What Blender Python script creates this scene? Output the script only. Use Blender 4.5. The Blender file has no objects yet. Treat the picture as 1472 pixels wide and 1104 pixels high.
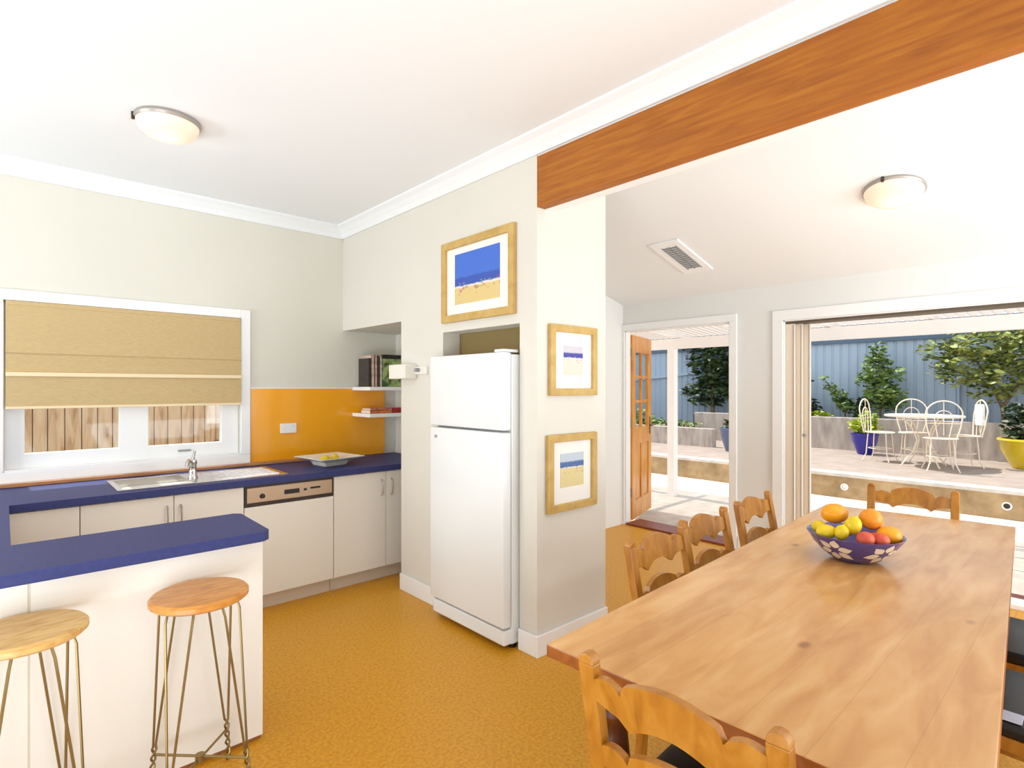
import bpy, bmesh, math, random
from mathutils import Vector, Matrix
random.seed(7)
PI=math.pi
scene=bpy.context.scene
COL=scene.collection

# ------------------------------------------------------------------ helpers
def lin(c):
    return tuple(((v/255)/12.92 if v/255<=.04045 else ((v/255+.055)/1.055)**2.4) for v in c)+(1,)
def mat(name,rgb,rough=.6,metal=0,noise=0,scale=8,stretch=(1,1,1),bump=0,coat=0,rgb2=None,spec=.5,detail=4,lo=.3,hi=.7):
    m=bpy.data.materials.new(name); m.use_nodes=True
    nt=m.node_tree; p=nt.nodes['Principled BSDF']
    c=lin(rgb); p.inputs['Base Color'].default_value=c
    p.inputs['Roughness'].default_value=rough; p.inputs['Metallic'].default_value=metal
    p.inputs['Coat Weight'].default_value=coat; p.inputs['Coat Roughness'].default_value=.12
    p.inputs['Specular IOR Level'].default_value=spec
    if rgb2 is None and noise: rgb2=tuple(v*(1-noise) for v in rgb)
    if rgb2 is not None or bump:
        tc=nt.nodes.new('ShaderNodeTexCoord'); mp=nt.nodes.new('ShaderNodeMapping')
        mp.inputs['Scale'].default_value=stretch
        nz=nt.nodes.new('ShaderNodeTexNoise'); nz.inputs['Scale'].default_value=scale; nz.inputs['Detail'].default_value=detail
        nt.links.new(tc.outputs['Object'],mp.inputs[0]); nt.links.new(mp.outputs[0],nz.inputs['Vector'])
        if rgb2 is not None:
            r=nt.nodes.new('ShaderNodeValToRGB')
            r.color_ramp.elements[0].position=lo; r.color_ramp.elements[1].position=hi
            r.color_ramp.elements[0].color=lin(rgb2); r.color_ramp.elements[1].color=c
            nt.links.new(nz.outputs['Fac'],r.inputs[0]); nt.links.new(r.outputs[0],p.inputs['Base Color'])
        if bump:
            b=nt.nodes.new('ShaderNodeBump'); b.inputs['Strength'].default_value=bump; b.inputs['Distance'].default_value=.01
            nt.links.new(nz.outputs['Fac'],b.inputs['Height']); nt.links.new(b.outputs[0],p.inputs['Normal'])
    return m
def emis(m,rgb,s):
    p=m.node_tree.nodes['Principled BSDF']; p.inputs['Emission Color'].default_value=lin(rgb); p.inputs['Emission Strength'].default_value=s
    return m
def glassmat(name,tint=(240,246,246)):
    m=bpy.data.materials.new(name); m.use_nodes=True; nt=m.node_tree; nt.nodes.remove(nt.nodes['Principled BSDF'])
    o=nt.nodes['Material Output']; t=nt.nodes.new('ShaderNodeBsdfTransparent'); t.inputs[0].default_value=lin(tint)
    g=nt.nodes.new('ShaderNodeBsdfGlossy'); g.inputs['Roughness'].default_value=.03
    mx=nt.nodes.new('ShaderNodeMixShader'); mx.inputs[0].default_value=.025
    nt.links.new(t.outputs[0],mx.inputs[1]); nt.links.new(g.outputs[0],mx.inputs[2]); nt.links.new(mx.outputs[0],o.inputs['Surface'])
    return m
def woodmat(name,base,dark,light,rough=.4,scale=3,stretch=(1,12,12),coat=0,knots=False,planks=0,plank_axis='Y',bump=.05):
    m=bpy.data.materials.new(name); m.use_nodes=True; nt=m.node_tree; p=nt.nodes['Principled BSDF']; L=nt.links.new
    p.inputs['Roughness'].default_value=rough; p.inputs['Coat Weight'].default_value=coat; p.inputs['Coat Roughness'].default_value=.15
    tc=nt.nodes.new('ShaderNodeTexCoord'); mp=nt.nodes.new('ShaderNodeMapping'); mp.inputs['Scale'].default_value=stretch
    L(tc.outputs['Object'],mp.inputs[0])
    n=nt.nodes.new('ShaderNodeTexNoise'); n.inputs['Scale'].default_value=scale; n.inputs['Detail'].default_value=6; n.inputs['Distortion'].default_value=.6
    L(mp.outputs[0],n.inputs['Vector'])
    r=nt.nodes.new('ShaderNodeValToRGB'); e=r.color_ramp.elements
    e[0].position=.25; e[0].color=lin(dark); e[1].position=.75; e[1].color=lin(light)
    x=e.new(.5); x.color=lin(base)
    L(n.outputs['Fac'],r.inputs[0]); col=r.outputs[0]
    def mixc(a,fac,colr,mode='MULTIPLY'):
        mx=nt.nodes.new('ShaderNodeMix'); mx.data_type='RGBA'; mx.blend_type=mode
        L(fac,mx.inputs[0]); L(a,mx.inputs[6])
        if isinstance(colr,tuple): mx.inputs[7].default_value=colr
        else: L(colr,mx.inputs[7])
        return mx.outputs[2]
    if planks:
        sx=nt.nodes.new('ShaderNodeSeparateXYZ'); L(tc.outputs['Object'],sx.inputs[0])
        d=nt.nodes.new('ShaderNodeMath'); d.operation='DIVIDE'; d.inputs[1].default_value=planks; L(sx.outputs[plank_axis],d.inputs[0])
        f=nt.nodes.new('ShaderNodeMath'); f.operation='FLOOR'; L(d.outputs[0],f.inputs[0])
        wn=nt.nodes.new('ShaderNodeTexWhiteNoise'); wn.noise_dimensions='1D'; L(f.outputs[0],wn.inputs['W'])
        rr=nt.nodes.new('ShaderNodeValToRGB'); rr.color_ramp.elements[0].color=(.86,.83,.80,1); rr.color_ramp.elements[1].color=(1,1,1,1)
        L(wn.outputs['Value'],rr.inputs[0])
        one=nt.nodes.new('ShaderNodeValue'); one.outputs[0].default_value=.8
        col=mixc(col,one.outputs[0],rr.outputs[0])
        fr=nt.nodes.new('ShaderNodeMath'); fr.operation='FRACT'; L(d.outputs[0],fr.inputs[0])
        lt=nt.nodes.new('ShaderNodeMath'); lt.operation='LESS_THAN'; lt.inputs[1].default_value=.018; L(fr.outputs[0],lt.inputs[0])
        mu=nt.nodes.new('ShaderNodeMath'); mu.operation='MULTIPLY'; mu.inputs[1].default_value=.22; L(lt.outputs[0],mu.inputs[0])
        col=mixc(col,mu.outputs[0],(.45,.28,.15,1))
    if knots:
        v=nt.nodes.new('ShaderNodeTexVoronoi'); v.inputs['Scale'].default_value=knots
        mp2=nt.nodes.new('ShaderNodeMapping'); mp2.inputs['Scale'].default_value=(.55,1,1); L(tc.outputs['Object'],mp2.inputs[0]); L(mp2.outputs[0],v.inputs['Vector'])
        k=nt.nodes.new('ShaderNodeValToRGB'); k.color_ramp.elements[0].position=.03; k.color_ramp.elements[0].color=(1,1,1,1)
        k.color_ramp.elements[1].position=.085; k.color_ramp.elements[1].color=(0,0,0,1)
        L(v.outputs['Distance'],k.inputs[0]); kk=nt.nodes.new('ShaderNodeMath'); kk.operation='MULTIPLY'; kk.inputs[1].default_value=.75; L(k.outputs[0],kk.inputs[0])
        col=mixc(col,kk.outputs[0],(.35,.17,.07,1))
    L(col,p.inputs['Base Color'])
    if bump:
        b=nt.nodes.new('ShaderNodeBump'); b.inputs['Strength'].default_value=bump; b.inputs['Distance'].default_value=.005
        L(n.outputs['Fac'],b.inputs['Height']); L(b.outputs[0],p.inputs['Normal'])
    return m

class MB:
    def __init__(s): s.bm=bmesh.new()
    def box(s,x0,x1,y0,y1,z0,z1,bev=0,M=None):
        b=bmesh.new(); bmesh.ops.create_cube(b,size=1)
        for v in b.verts: v.co=Vector(((x0+x1)/2+v.co.x*(x1-x0),(y0+y1)/2+v.co.y*(y1-y0),(z0+z1)/2+v.co.z*(z1-z0)))
        if bev: bmesh.ops.bevel(b,geom=list(b.edges),offset=bev,segments=2,affect='EDGES',profile=.6)
        if M is not None: b.transform(M)
        s.join(b); return s
    def join(s,b):
        me=bpy.data.meshes.new('t'); b.to_mesh(me); b.free(); s.bm.from_mesh(me); bpy.data.meshes.remove(me)
    def tube(s,pts,r,n=8,closed=False,flat=None):
        pts=[Vector(p) for p in pts]; N=len(pts); rings=[]
        up=Vector((0,0,1)); prev=None
        for i,p in enumerate(pts):
            if closed: t=pts[(i+1)%N]-pts[i-1]
            else: t=pts[min(i+1,N-1)]-pts[max(i-1,0)]
            t.normalize()
            if prev is None:
                a=t.cross(up); 
                if a.length<.05: a=t.cross(Vector((1,0,0)))
            else: a=prev-t*prev.dot(t)
            a.normalize(); prev=a; b=t.cross(a)
            rr=r[i] if isinstance(r,(list,tuple)) else r
            rings.append([s.bm.verts.new(p+a*math.cos(2*PI*k/n)*rr+b*math.sin(2*PI*k/n)*rr) for k in range(n)])
        m=N if closed else N-1
        for i in range(m):
            A,B=rings[i],rings[(i+1)%N]
            for k in range(n): s.bm.faces.new((A[k],A[(k+1)%n],B[(k+1)%n],B[k]))
        if not closed:
            s.bm.faces.new(rings[0][::-1]); s.bm.faces.new(rings[-1])
        return s
    def lathe(s,prof,c=(0,0,0),n=32,sx=1,sy=1,cap=True):
        rings=[]
        for r,z in prof:
            if r<1e-5: rings.append([s.bm.verts.new((c[0],c[1],c[2]+z))])
            else: rings.append([s.bm.verts.new((c[0]+r*sx*math.cos(2*PI*k/n),c[1]+r*sy*math.sin(2*PI*k/n),c[2]+z)) for k in range(n)])
        for A,B in zip(rings,rings[1:]):
            for k in range(n):
                if len(A)==1 and len(B)==1: continue
                if len(A)==1: s.bm.faces.new((A[0],B[k],B[(k+1)%n]))
                elif len(B)==1: s.bm.faces.new((A[k],A[(k+1)%n],B[0]))
                else: s.bm.faces.new((A[k],A[(k+1)%n],B[(k+1)%n],B[k]))
        if cap:
            if len(rings[0])>1: s.bm.faces.new(rings[0][::-1])
            if len(rings[-1])>1: s.bm.faces.new(rings[-1])
        return s
    def prism(s,poly,f,d0,d1):
        # poly: 2d outline, f(u,v,d)->xyz
        A=[s.bm.verts.new(f(u,v,d0)) for u,v in poly]; B=[s.bm.verts.new(f(u,v,d1)) for u,v in poly]; n=len(poly)
        for k in range(n): s.bm.faces.new((A[k],A[(k+1)%n],B[(k+1)%n],B[k]))
        s.bm.faces.new(A[::-1]); s.bm.faces.new(B); return s
    def strip(s,top,bot,f,d0,d1):
        # outline between two curves given with the same count (for concave shapes)
        n=len(top)
        V=[[s.bm.verts.new(f(*q,d)) for q in c] for d in (d0,d1) for c in (top,bot)]
        t0,b0,t1,b1=V
        for k in range(n-1):
            s.bm.faces.new((t0[k],t0[k+1],b0[k+1],b0[k])); s.bm.faces.new((t1[k+1],t1[k],b1[k],b1[k+1]))
            s.bm.faces.new((t0[k+1],t0[k],t1[k],t1[k+1])); s.bm.faces.new((b0[k],b0[k+1],b1[k+1],b1[k]))
        s.bm.faces.new((t0[0],b0[0],b1[0],t1[0])); s.bm.faces.new((t0[-1],t1[-1],b1[-1],b0[-1]))
        return s
    def quad(s,*p):
        s.bm.faces.new([s.bm.verts.new(q) for q in p]); return s
    def xf(s,M): s.bm.transform(M); return s
    def build(s,name,m,parent=None,smooth=False,bevel=0,sharp=40):
        bmesh.ops.recalc_face_normals(s.bm,faces=s.bm.faces)
        me=bpy.data.meshes.new(name); s.bm.to_mesh(me); s.bm.free()
        o=bpy.data.objects.new(name,me); COL.objects.link(o); me.materials.append(m)
        if smooth:
            for p in me.polygons: p.use_smooth=True
            me.set_sharp_from_angle(angle=math.radians(sharp))
        if bevel:
            b=o.modifiers.new('b','BEVEL'); b.width=bevel; b.segments=2; b.limit_method='ANGLE'
        if parent: o.parent=parent
        return o
def tag(o,label=None,cat=None,group=None,kind=None):
    if label: o['label']=label
    if cat: o['category']=cat
    if group: o['group']=group
    if kind: o['kind']=kind
    return o
def thing(name,label,cat,loc=(0,0,0),rz=0,group=None):
    o=bpy.data.objects.new(name,None); COL.objects.link(o); o.location=loc; o.rotation_euler=(0,0,rz)
    return tag(o,label,cat,group)
def struct(name,mb,m,parent=None,smooth=False):
    o=mb.build(name,m,parent,smooth)
    if parent is None: o['kind']='structure'
    return o
def kids(o): return [c for c in bpy.data.objects if c.parent==o]
def dup(root,loc,rz,label,group=None):
    def cp(o,par):
        c=o.copy(); COL.objects.link(c)
        if par: c.parent=par
        for k in kids(o): cp(k,c)
        return c
    r=cp(root,None); r.location=loc; r.rotation_euler=(0,0,rz); r['label']=label
    if group: r['group']=group
    return r
def rotz(a,loc=(0,0,0)): return Matrix.Translation(loc)@Matrix.Rotation(a,4,'Z')

# ------------------------------------------------------------------ materials
M_wall=mat('wall_paint',(226,220,208),.85,noise=.02,scale=1.5)
M_wallk=mat('kitchen_wall_paint',(226,221,207),.85,noise=.02,scale=1.5)
M_wallw=mat('white_wall_paint',(240,239,235),.85)
M_ceil=mat('ceiling_paint',(242,242,241),.9)
M_trim=mat('gloss_white_trim',(248,246,244),.4)
M_white=mat('white_laminate',(243,237,227),.45)
M_kick=mat('kick_laminate',(222,208,190),.5)
M_blue=mat('blue_laminate',(62,68,122),.5,noise=.1,scale=60,spec=.22)
M_bluedk=M_blue
M_orange=mat('orange_glass',(255,172,24),.12,coat=.3)
M_steel=mat('brushed_steel',(205,200,196),.22,1)
M_chrome=mat('chrome',(220,222,224),.1,1)
M_panelst=mat('appliance_panel',(196,170,144),.35,.7)
M_black=mat('black_plastic',(26,22,22),.4)
M_dark=mat('dark_trim',(58,42,34),.4)
M_fridge=mat('fridge_enamel',(238,239,238),.25,coat=.2)
M_grey=mat('grey_plastic',(150,150,152),.5)
M_gasket=mat('grey_gasket',(170,170,172),.6)
M_brass=mat('aged_brass',(150,128,82),.38,.75)
M_stoolA=woodmat('orange_stool_wood',(214,142,58),(188,112,36),(228,160,80),.35,4,(3,14,14),coat=.15)
M_stoolB=woodmat('knotty_stool_wood',(222,176,104),(196,140,70),(234,196,130),.4,4,(3,14,14),knots=6)
M_beam=woodmat('oiled_beam_wood',(168,96,12),(146,76,6),(184,114,24),.6,4,(16,.9,12))
M_table=woodmat('table_wood',(222,164,92),(200,134,62),(236,186,122),.26,2.0,(1.6,7,7),coat=.25,knots=4.6,planks=.135,bump=.02)
M_tableedge=woodmat('table_edge_wood',(150,82,30),(112,54,16),(176,104,44),.35,2,(2,9,9))
M_leg=woodmat('dark_turned_wood',(92,44,16),(66,28,10),(116,60,26),.35,3,(9,9,2))
M_chair=woodmat('honey_pine',(186,122,38),(160,98,22),(202,142,58),.38,3,(8,8,3),coat=.12)
M_chairO=M_chair
M_cush=mat('black_vinyl',(24,24,28),.38)
M_frame=woodmat('gilt_oak_frame',(200,164,92),(184,146,74),(210,176,106),.45,4,(3,3,3))
M_mat=mat('picture_mount',(244,240,232),.8)
M_lamp=emis(mat('opal_lamp_glass',(246,216,194),.35),(255,214,186),.24)
M_lamprim=mat('lamp_rim',(168,160,152),.4,.4)
M_fab=mat('blind_fabric',(206,178,128),.9,noise=.06,scale=30,stretch=(1,1,6),bump=.1)
M_batten=mat('blind_batten_fabric',(240,218,178),.85)
M_glass=glassmat('clear_glass')
M_paling=woodmat('weathered_paling',(236,198,168),(190,146,114),(244,216,190),.8,2.5,(10,10,1.5),knots=3)
M_floor=mat('cork_floor',(226,162,40),.42,spec=.35,rgb2=(208,140,20),scale=70,detail=6,lo=.35,hi=.6,coat=.06)
M_sill=mat('jarrah_sill',(150,74,52),.4,noise=.2,scale=20)
M_patio=mat('pale_paving',(222,214,205),.8,noise=.12,scale=6)
M_stone=mat('sandstone_block',(196,168,128),.85,rgb2=(148,122,88),scale=5,bump=.4)
M_conc=mat('rendered_concrete',(198,186,176),.9,rgb2=(158,146,138),scale=3.5,stretch=(3,3,.8),bump=.2)
M_fence=mat('blue_steel_fence',(168,186,206),.6)
M_fencedk=mat('blue_fence_shadow_band',(84,104,128),.6)  # darker fence blue, shade put into the colour
M_soil=mat('soil',(92,74,58),.95,noise=.3,scale=20)
M_iron=mat('cream_iron',(240,226,206),.5)
M_potb=mat('cobalt_glaze',(34,28,150),.12,coat=.5)
M_potg=mat('slate_glaze',(92,104,136),.25,coat=.3)
M_poty=mat('yellow_glaze',(224,196,40),.2,coat=.4)
M_trunk=mat('bark',(128,108,84),.9,noise=.3,scale=15)
def leafmat(n,a,b):
    m=mat(n,a,.5,rgb2=b,scale=4,lo=.35,hi=.65); return m
M_lf1=leafmat('glossy_green_leaf',(140,164,84),(60,88,40))
M_lf2=leafmat('pale_green_leaf',(150,170,92),(84,112,52))
M_lf3=leafmat('dark_green_leaf',(70,92,48),(26,40,20))
M_lf4=leafmat('lime_leaf',(196,206,44),(140,166,28))
M_lf5=leafmat('olive_leaf',(160,166,84),(84,100,44))
M_bowl=mat('violet_glaze',(84,72,150),.2,coat=.4,noise=.15,scale=20)
M_petal=mat('cream_petal_glaze',(240,228,206),.25,coat=.3)
M_mango=mat('mango_skin',(250,176,24),.35,rgb2=(240,140,16),scale=9)
M_lemon=mat('lemon_skin',(246,212,30),.4,noise=.06,scale=30,bump=.1)
M_orangef=mat('orange_peel',(246,156,34),.4,noise=.05,scale=60,bump=.2)
M_peach=mat('peach_skin',(238,120,80),.5,rgb2=(206,62,50),scale=12)
M_porc=mat('white_porcelain',(240,234,222),.2,coat=.3)
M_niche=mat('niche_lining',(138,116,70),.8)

# ------------------------------------------------------------------ camera, world, sun
cam=bpy.data.cameras.new('camera'); co=bpy.data.objects.new('camera',cam); COL.objects.link(co)
cam.sensor_width=36; cam.lens=795/1472*36; cam.shift_y=5/1472; cam.clip_start=.02
co.location=(0,0,1.45); co.rotation_euler=(PI/2,0,math.radians(47.4-90)); scene.camera=co
w=bpy.data.worlds.new('sky'); scene.world=w; w.use_nodes=True
bg=w.node_tree.nodes['Background']; bg.inputs[0].default_value=(.86,.94,1,1); bg.inputs[1].default_value=1.0
sun=bpy.data.lights.new('sun','SUN'); so=bpy.data.objects.new('sun',sun); COL.objects.link(so)
sun.energy=3.8; sun.angle=.01; sun.color=(1,.96,.88)
so.rotation_euler=Vector((-.03,.46,.9)).to_track_quat('Z','Y').to_euler(); so.location=(8,6,9)
scene.view_settings.view_transform='Standard'; scene.view_settings.look='None'; scene.view_settings.gamma=1
scene.view_settings.exposure=.5; scene.view_settings.use_curve_mapping=False
def room_light(name,loc,size,energy,rot,color=(1,.97,.93)):
    l=bpy.data.lights.new(name,'AREA'); l.shape='RECTANGLE'; l.size,l.size_y=size; l.energy=energy; l.color=color; l.spread=math.radians(150)
    o=bpy.data.objects.new(name,l); COL.objects.link(o); o.location=loc; o.rotation_euler=rot; return o

# unseen soft lights added to brighten the room (kitchen side and dining side)
def aim(loc,tgt): return (Vector(loc)-Vector(tgt)).to_track_quat('Z','Y').to_euler()
P1=(-1.6,.9,.5); room_light('fill_light',P1,(2.6,1.4),45,aim(P1,(-.2,3.2,2.6)),(.78,.90,1))
P2=(2.6,-1.8,.5); room_light('fill_light',P2,(3.2,1.2),42,aim(P2,(3.2,0,2.75)),(.78,.90,1))
P5=(3.7,-2.2,1.5); room_light('fill_light',P5,(2.0,1.4),42,aim(P5,(4.0,3.4,1.6)),(.82,.92,1))
P3=(-.7,-1.5,.5); room_light('fill_light',P3,(2.6,1.6),31,aim(P3,(.4,0,2.79)),(.78,.90,1))
P4=(-2.1,3.4,1.45); room_light('fill_light',P4,(1.3,1.3),33,aim(P4,(1.2,3.0,1.2)),(.86,.94,1))
for lx,ly,lz in ((.607,3.205,2.62),(3.79,.86,2.44)):
    l=bpy.data.lights.new('lamp_bulb','POINT'); l.energy=.45; l.shadow_soft_size=.12; l.color=(1,.86,.7)
    o=bpy.data.objects.new('lamp_bulb',l); COL.objects.link(o); o.location=(lx,ly,lz)
# ------------------------------------------------------------------ room shell
CZ=2.79; XW=2.114; XT=2.66; YB=4.41; YP=2.10; XD=4.85; YS=3.53
def dz(x): return 2.32+.26*(4.85-x)
struct('floor',MB().box(-2.2,5.05,-2.4,YB+.14,-.1,0),M_floor)
struct('ceiling',MB().box(-2.2,XW+.05,-2.4,YB+.14,CZ,CZ+.1),M_ceil)
m=MB().prism([(2.18,dz(2.18)),(5.05,dz(5.05)),(5.05,dz(5.05)+.12),(2.18,dz(2.18)+.12)],lambda u,v,d:(u,d,v),-2.4,YS+.1)
struct('ceiling',m,M_ceil)
# bulkhead lining between the two ceilings
struct('wall_above_beam',MB().box(2.176,2.24,-2.4,YP,2.42,3.1).box(XW+.004,2.176,-2.4,YP,2.695,3.1),M_trim)
# window wall
WX0,WX1,WZ0,WZ1=0.0,1.30,.95,1.965
m=MB().box(-2.2,WX0,YB,YB+.14,0,CZ).box(WX1,XT+.047,YB,YB+.14,0,CZ).box(WX0,WX1,YB,YB+.14,0,WZ0).box(WX0,WX1,YB,YB+.14,WZ1,CZ)
struct('wall_back',m,M_wallk)
# wall with fridge niche and recess
m=MB().box(XW,XT,YP,2.235,0,3.0).box(XW,XT,2.965,3.48,0,CZ).box(XW,XT,2.235,2.965,1.808,CZ).box(XW,XT,3.48,YB,1.927,CZ)
m.box(XT,XT+.047,YP,YB,0,3.0).box(2.62,XT,2.235,2.965,0,1.808).box(2.62,XT,3.48,YB,0,1.927)
struct('wall_right',m,M_wall)
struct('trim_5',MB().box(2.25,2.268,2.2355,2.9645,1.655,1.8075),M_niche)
# far wall with two openings
XO=4.93
D1=(2.353,3.50,2.045); D2=(-2.3,1.886,2.015)
m=MB().box(XD,XO,D1[1],YS+.1,0,2.5).box(XD,XO,D2[1],D1[0],0,2.5).box(XD,XO,D1[0],D1[1],D1[2],2.5).box(XD,5.05,D2[0],D2[1],D2[2],2.5).box(XD,5.05,-2.4,D2[0],0,2.5)
struct('wall_far',m,mat('pale_far_wall_paint',(234,232,228),.85))
struct('wall_side',MB().box(XT+.047,XD,YS,YS+.1,0,3.0),M_wallw)
# cornices
def cornice(a,b,nrm,name,z=CZ):
    # cove: runs a->b, nrm points into the room
    a=Vector(a);b=Vector(b);n=Vector(nrm)
    prof=[(0,-.09),(.012,-.09),(.03,-.06),(.06,-.03),(.09,-.012),(.09,0),(0,0)]
    d=(b-a).normalized()
    L=(b-a).length
    f=lambda u,v,t:tuple(a+n*u+Vector((0,0,z+v))+d*t)
    return struct(name,MB().prism(prof,f,0,L),M_ceil,smooth=False)
cornice((-2.2,YB-.001,0),(XW,YB-.001,0),(0,-1,0),'trim_1')
cornice((XW-.001,-2.4,0),(XW-.001,YB,0),(-1,0,0),'trim_2')
# baseboards
def bb(name,x0,x1,y0,y1,h=.115): struct(name,MB().box(x0,x1,y0,y1,0,h,.004),M_trim)
bb('baseboard_right',XW-.016,XW-.001,2.967,3.478)
bb('baseboard_pillar',XW-.016,XT+.047,YP-.018,YP-.001)
struct('baseboard_corner',MB().box(XW-.016,XW-.001,YP-.001,2.234,0,.115,.004),M_trim)
bb('baseboard_far',XD-.016,XD-.001,1.97,2.28)
struct('wall_behind',MB().box(-2.4,5.05,-2.5,-2.4,0,3.2),M_wall)
struct('wall_left',MB().box(-2.3,-2.2,-2.4,YB,0,CZ),M_wall)
# ---- beam
b=MB().box(XW-.002,2.174,-2.4,YP,2.42,2.693,.004).build('ceiling_beam',M_beam)
tag(b,'long orange-brown timber beam spanning the wide opening under the kitchen ceiling edge','beam')

# ---- kitchen window
wn=MB()
wn.box(-.07,WX0,YB-.022,YB-.001,WZ0+.0005,WZ1+.065,.004).box(WX1,1.367,YB-.022,YB-.001,WZ0+.0005,WZ1+.065,.004).box(WX0,WX1,YB-.022,YB-.001,WZ1,WZ1+.065,.004).box(-.07,1.367,YB-.022,YB-.001,WZ0-.075,WZ0,.004)
win=struct('window_1',wn,M_trim)
fr=MB()
for x0,x1 in ((.002,.094),(.564,.726),(1.181,1.298)): fr.box(x0,x1,YB+.03,YB+.09,WZ0+.002,WZ1-.002,.003)
fr.box(.09,.568,YB+.031,YB+.089,WZ0+.003,1.05,.003).box(.09,.568,YB+.031,YB+.089,1.9,WZ1-.003,.003).box(.722,1.19,YB+.031,YB+.089,WZ0+.003,1.05,.003).box(.722,1.19,YB+.031,YB+.089,1.9,WZ1-.003,.003)
fr.build('window_frame',M_trim,win)
MB().box(.092,.566,YB+.055,YB+.061,1.048,1.902).build('window_pane',M_glass,win)
MB().box(.724,1.183,YB+.055,YB+.061,1.048,1.902).build('window_pane',M_glass,win)
MB().box(.90,.98,YB+.018,YB+.032,1.0,1.012,.003).build('window_latch',M_grey,win)
MB().box(WX0+.002,WX1-.002,YB-.02,YB+.028,WZ0-.002,WZ0+.012).build('window_sill',M_trim,win)
# timber upstand behind worktop
struct('trim_3',MB().box(-1.2,2.1,YB-.075,YB-.024,.867,.888,.004),mat('oiled_upstand',(196,134,84),.3,noise=.15,scale=12,stretch=(1,6,6)))
# roman blind
bl=thing('roman_blind','tan fabric roman blind half lowered over the kitchen window','blind',(.652,YB-.03,1.326))
fb=MB(); N=24
zs=[.634,.60,.40,.34,.33,.32,.215,.205,.19,.10,.03,0]; ys=[0,-.002,-.004,-.012,-.014,-.006,-.008,-.020,-.012,-.012,-.014,-.012]
top=[];fb2=MB()
for j in range(len(zs)-1):
    x0,x1=-.643,.643
    fb2.prism([(ys[j],zs[j]),(ys[j]+.004,zs[j]),(ys[j+1]+.004,zs[j+1]),(ys[j+1],zs[j+1])],lambda u,v,d:(d,u,v),x0,x1)
fb2.build('blind_fabric',M_fab,bl)
MB().box(-.643,.643,-.026,-.012,.19,.215,.004).build('batten',M_batten,bl)
MB().box(-.643,.643,-.022,-.004,-.004,.012,.004).build('batten',M_batten,bl)
MB().box(-.64,.64,-.004,.008,.61,.636,.002).build('head_rail',M_fab,bl)

# ---- paling fence outside
g=thing('paling_fence','weathered timber paling fence close outside the kitchen window','fence',(0,5.7,0))
x=-2.6;i=0
pm=MB()
while x<4.4:
    wd=random.uniform(.09,.11)
    MB().box(x,x+wd-.006,-.01+random.uniform(-.004,.004),.012,-.1,2.3).build('paling',M_paling,g); x+=wd
MB().box(-2.6,4.4,.0605,.075,-.1,2.28).build('backing_boards',M_paling,g)
MB().box(-2.6,4.4,.014,.06,.4,.5).build('rail',M_paling,g)
MB().box(-2.6,4.4,.014,.06,1.8,1.9).build('rail',M_paling,g)
struct('ground_side',MB().box(-3,4.6,YB+.14,7,-.12,-.1),M_conc)

# ---- splashback and power point
sp=MB().box(1.372,2.5,YB-.012,YB-.001,.866,1.44).build('splashback',M_orange); tag(sp,'glossy orange splashback panel on the wall right of the kitchen window','splashback')
MB().box(1.372,2.6,YB-.014,YB-.001,1.4405,1.45).build('edge_strip',M_trim,sp)
po=thing('power_point','small white double power point on the orange splashback','power point',(1.65,YB-.013,1.13))
MB().box(-.062,.062,-.01,0,-.038,.038,.003).build('cover_plate',M_trim,po)
for dx in (-.03,.03): MB().box(dx-.008,dx+.008,-.013,-.009,.008,.024,.001).build('rocker_switch',M_porc,po)

# ---- worktop (one U) -------------------------------------------------
WT=.865
poly=[(-1.3,2.335),(.775,2.335),(.802,2.365),(.815,2.72),(.79,2.765),(.02,2.765),(.02,3.70),(2.115,3.70),(2.115,3.481),(2.60,3.481)]
wt=MB()
def slab(mb,outline,z0,z1): return mb.prism(outline,lambda u,v,d:(u,v,d),z0,z1)
slab(wt,[(-1.3,2.335),(.78,2.335),(.806,2.36),(.812,2.74),(.785,2.765),(-1.3,2.765)],WT-.04,WT)
wt.box(-1.3,.02,2.765,3.70,WT-.04,WT)
# main run with a cut-out for the sink bowl
SX0,SX1,SY0,SY1=.50,.86,3.805,4.215
wt.box(-1.3,SX0,3.70,YB-.002,WT-.04,WT).box(SX1,2.112,3.70,YB-.002,WT-.04,WT).box(SX0,SX1,3.70,SY0,WT-.04,WT).box(SX0,SX1,SY1,YB-.002,WT-.04,WT)
wt.box(2.112,2.6,3.70,YB-.002,WT-.04,WT)
bmesh.ops.remove_doubles(wt.bm,verts=wt.bm.verts,dist=.0005)
wo=wt.build('worktop',M_blue); tag(wo,'blue laminate worktop running under the window and out along the breakfast bar','worktop')
# sink
sk=thing('kitchen_sink','stainless steel sink with drainer set in the blue worktop below the window','sink',(.90,4.01,WT))
rim=MB(); rim.box(-.43,-.40,-.23,.23,.0005,.006,.002).box(-.04,.52,-.23,.23,.0005,.004,.001).box(-.40,-.04,-.23,-.205,.0005,.006,.002).box(-.40,-.04,.205,.23,.0005,.006,.002)
for k in range(7): rim.box(.08,.48,-.17+k*.055,-.162+k*.055,.004,.008,.001)
rim.build('drainer',M_steel,sk)
bw=MB(); t=.003
bw.box(-.40,-.397,-.205,.205,-.16,.003).box(-.043,-.04,-.205,.205,-.16,.003).box(-.40,-.04,-.205,-.202,-.16,.003).box(-.40,-.04,.202,.205,-.16,.003).box(-.40,-.04,-.205,.205,-.163,-.16)
bw.build('bowl',M_steel,sk)
MB().lathe([(0,0),(.035,0),(.035,.003),(.02,.004),(0,.002)],(-.22,0,-.16),20).build('plug_hole',M_chrome,sk,True)
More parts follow.
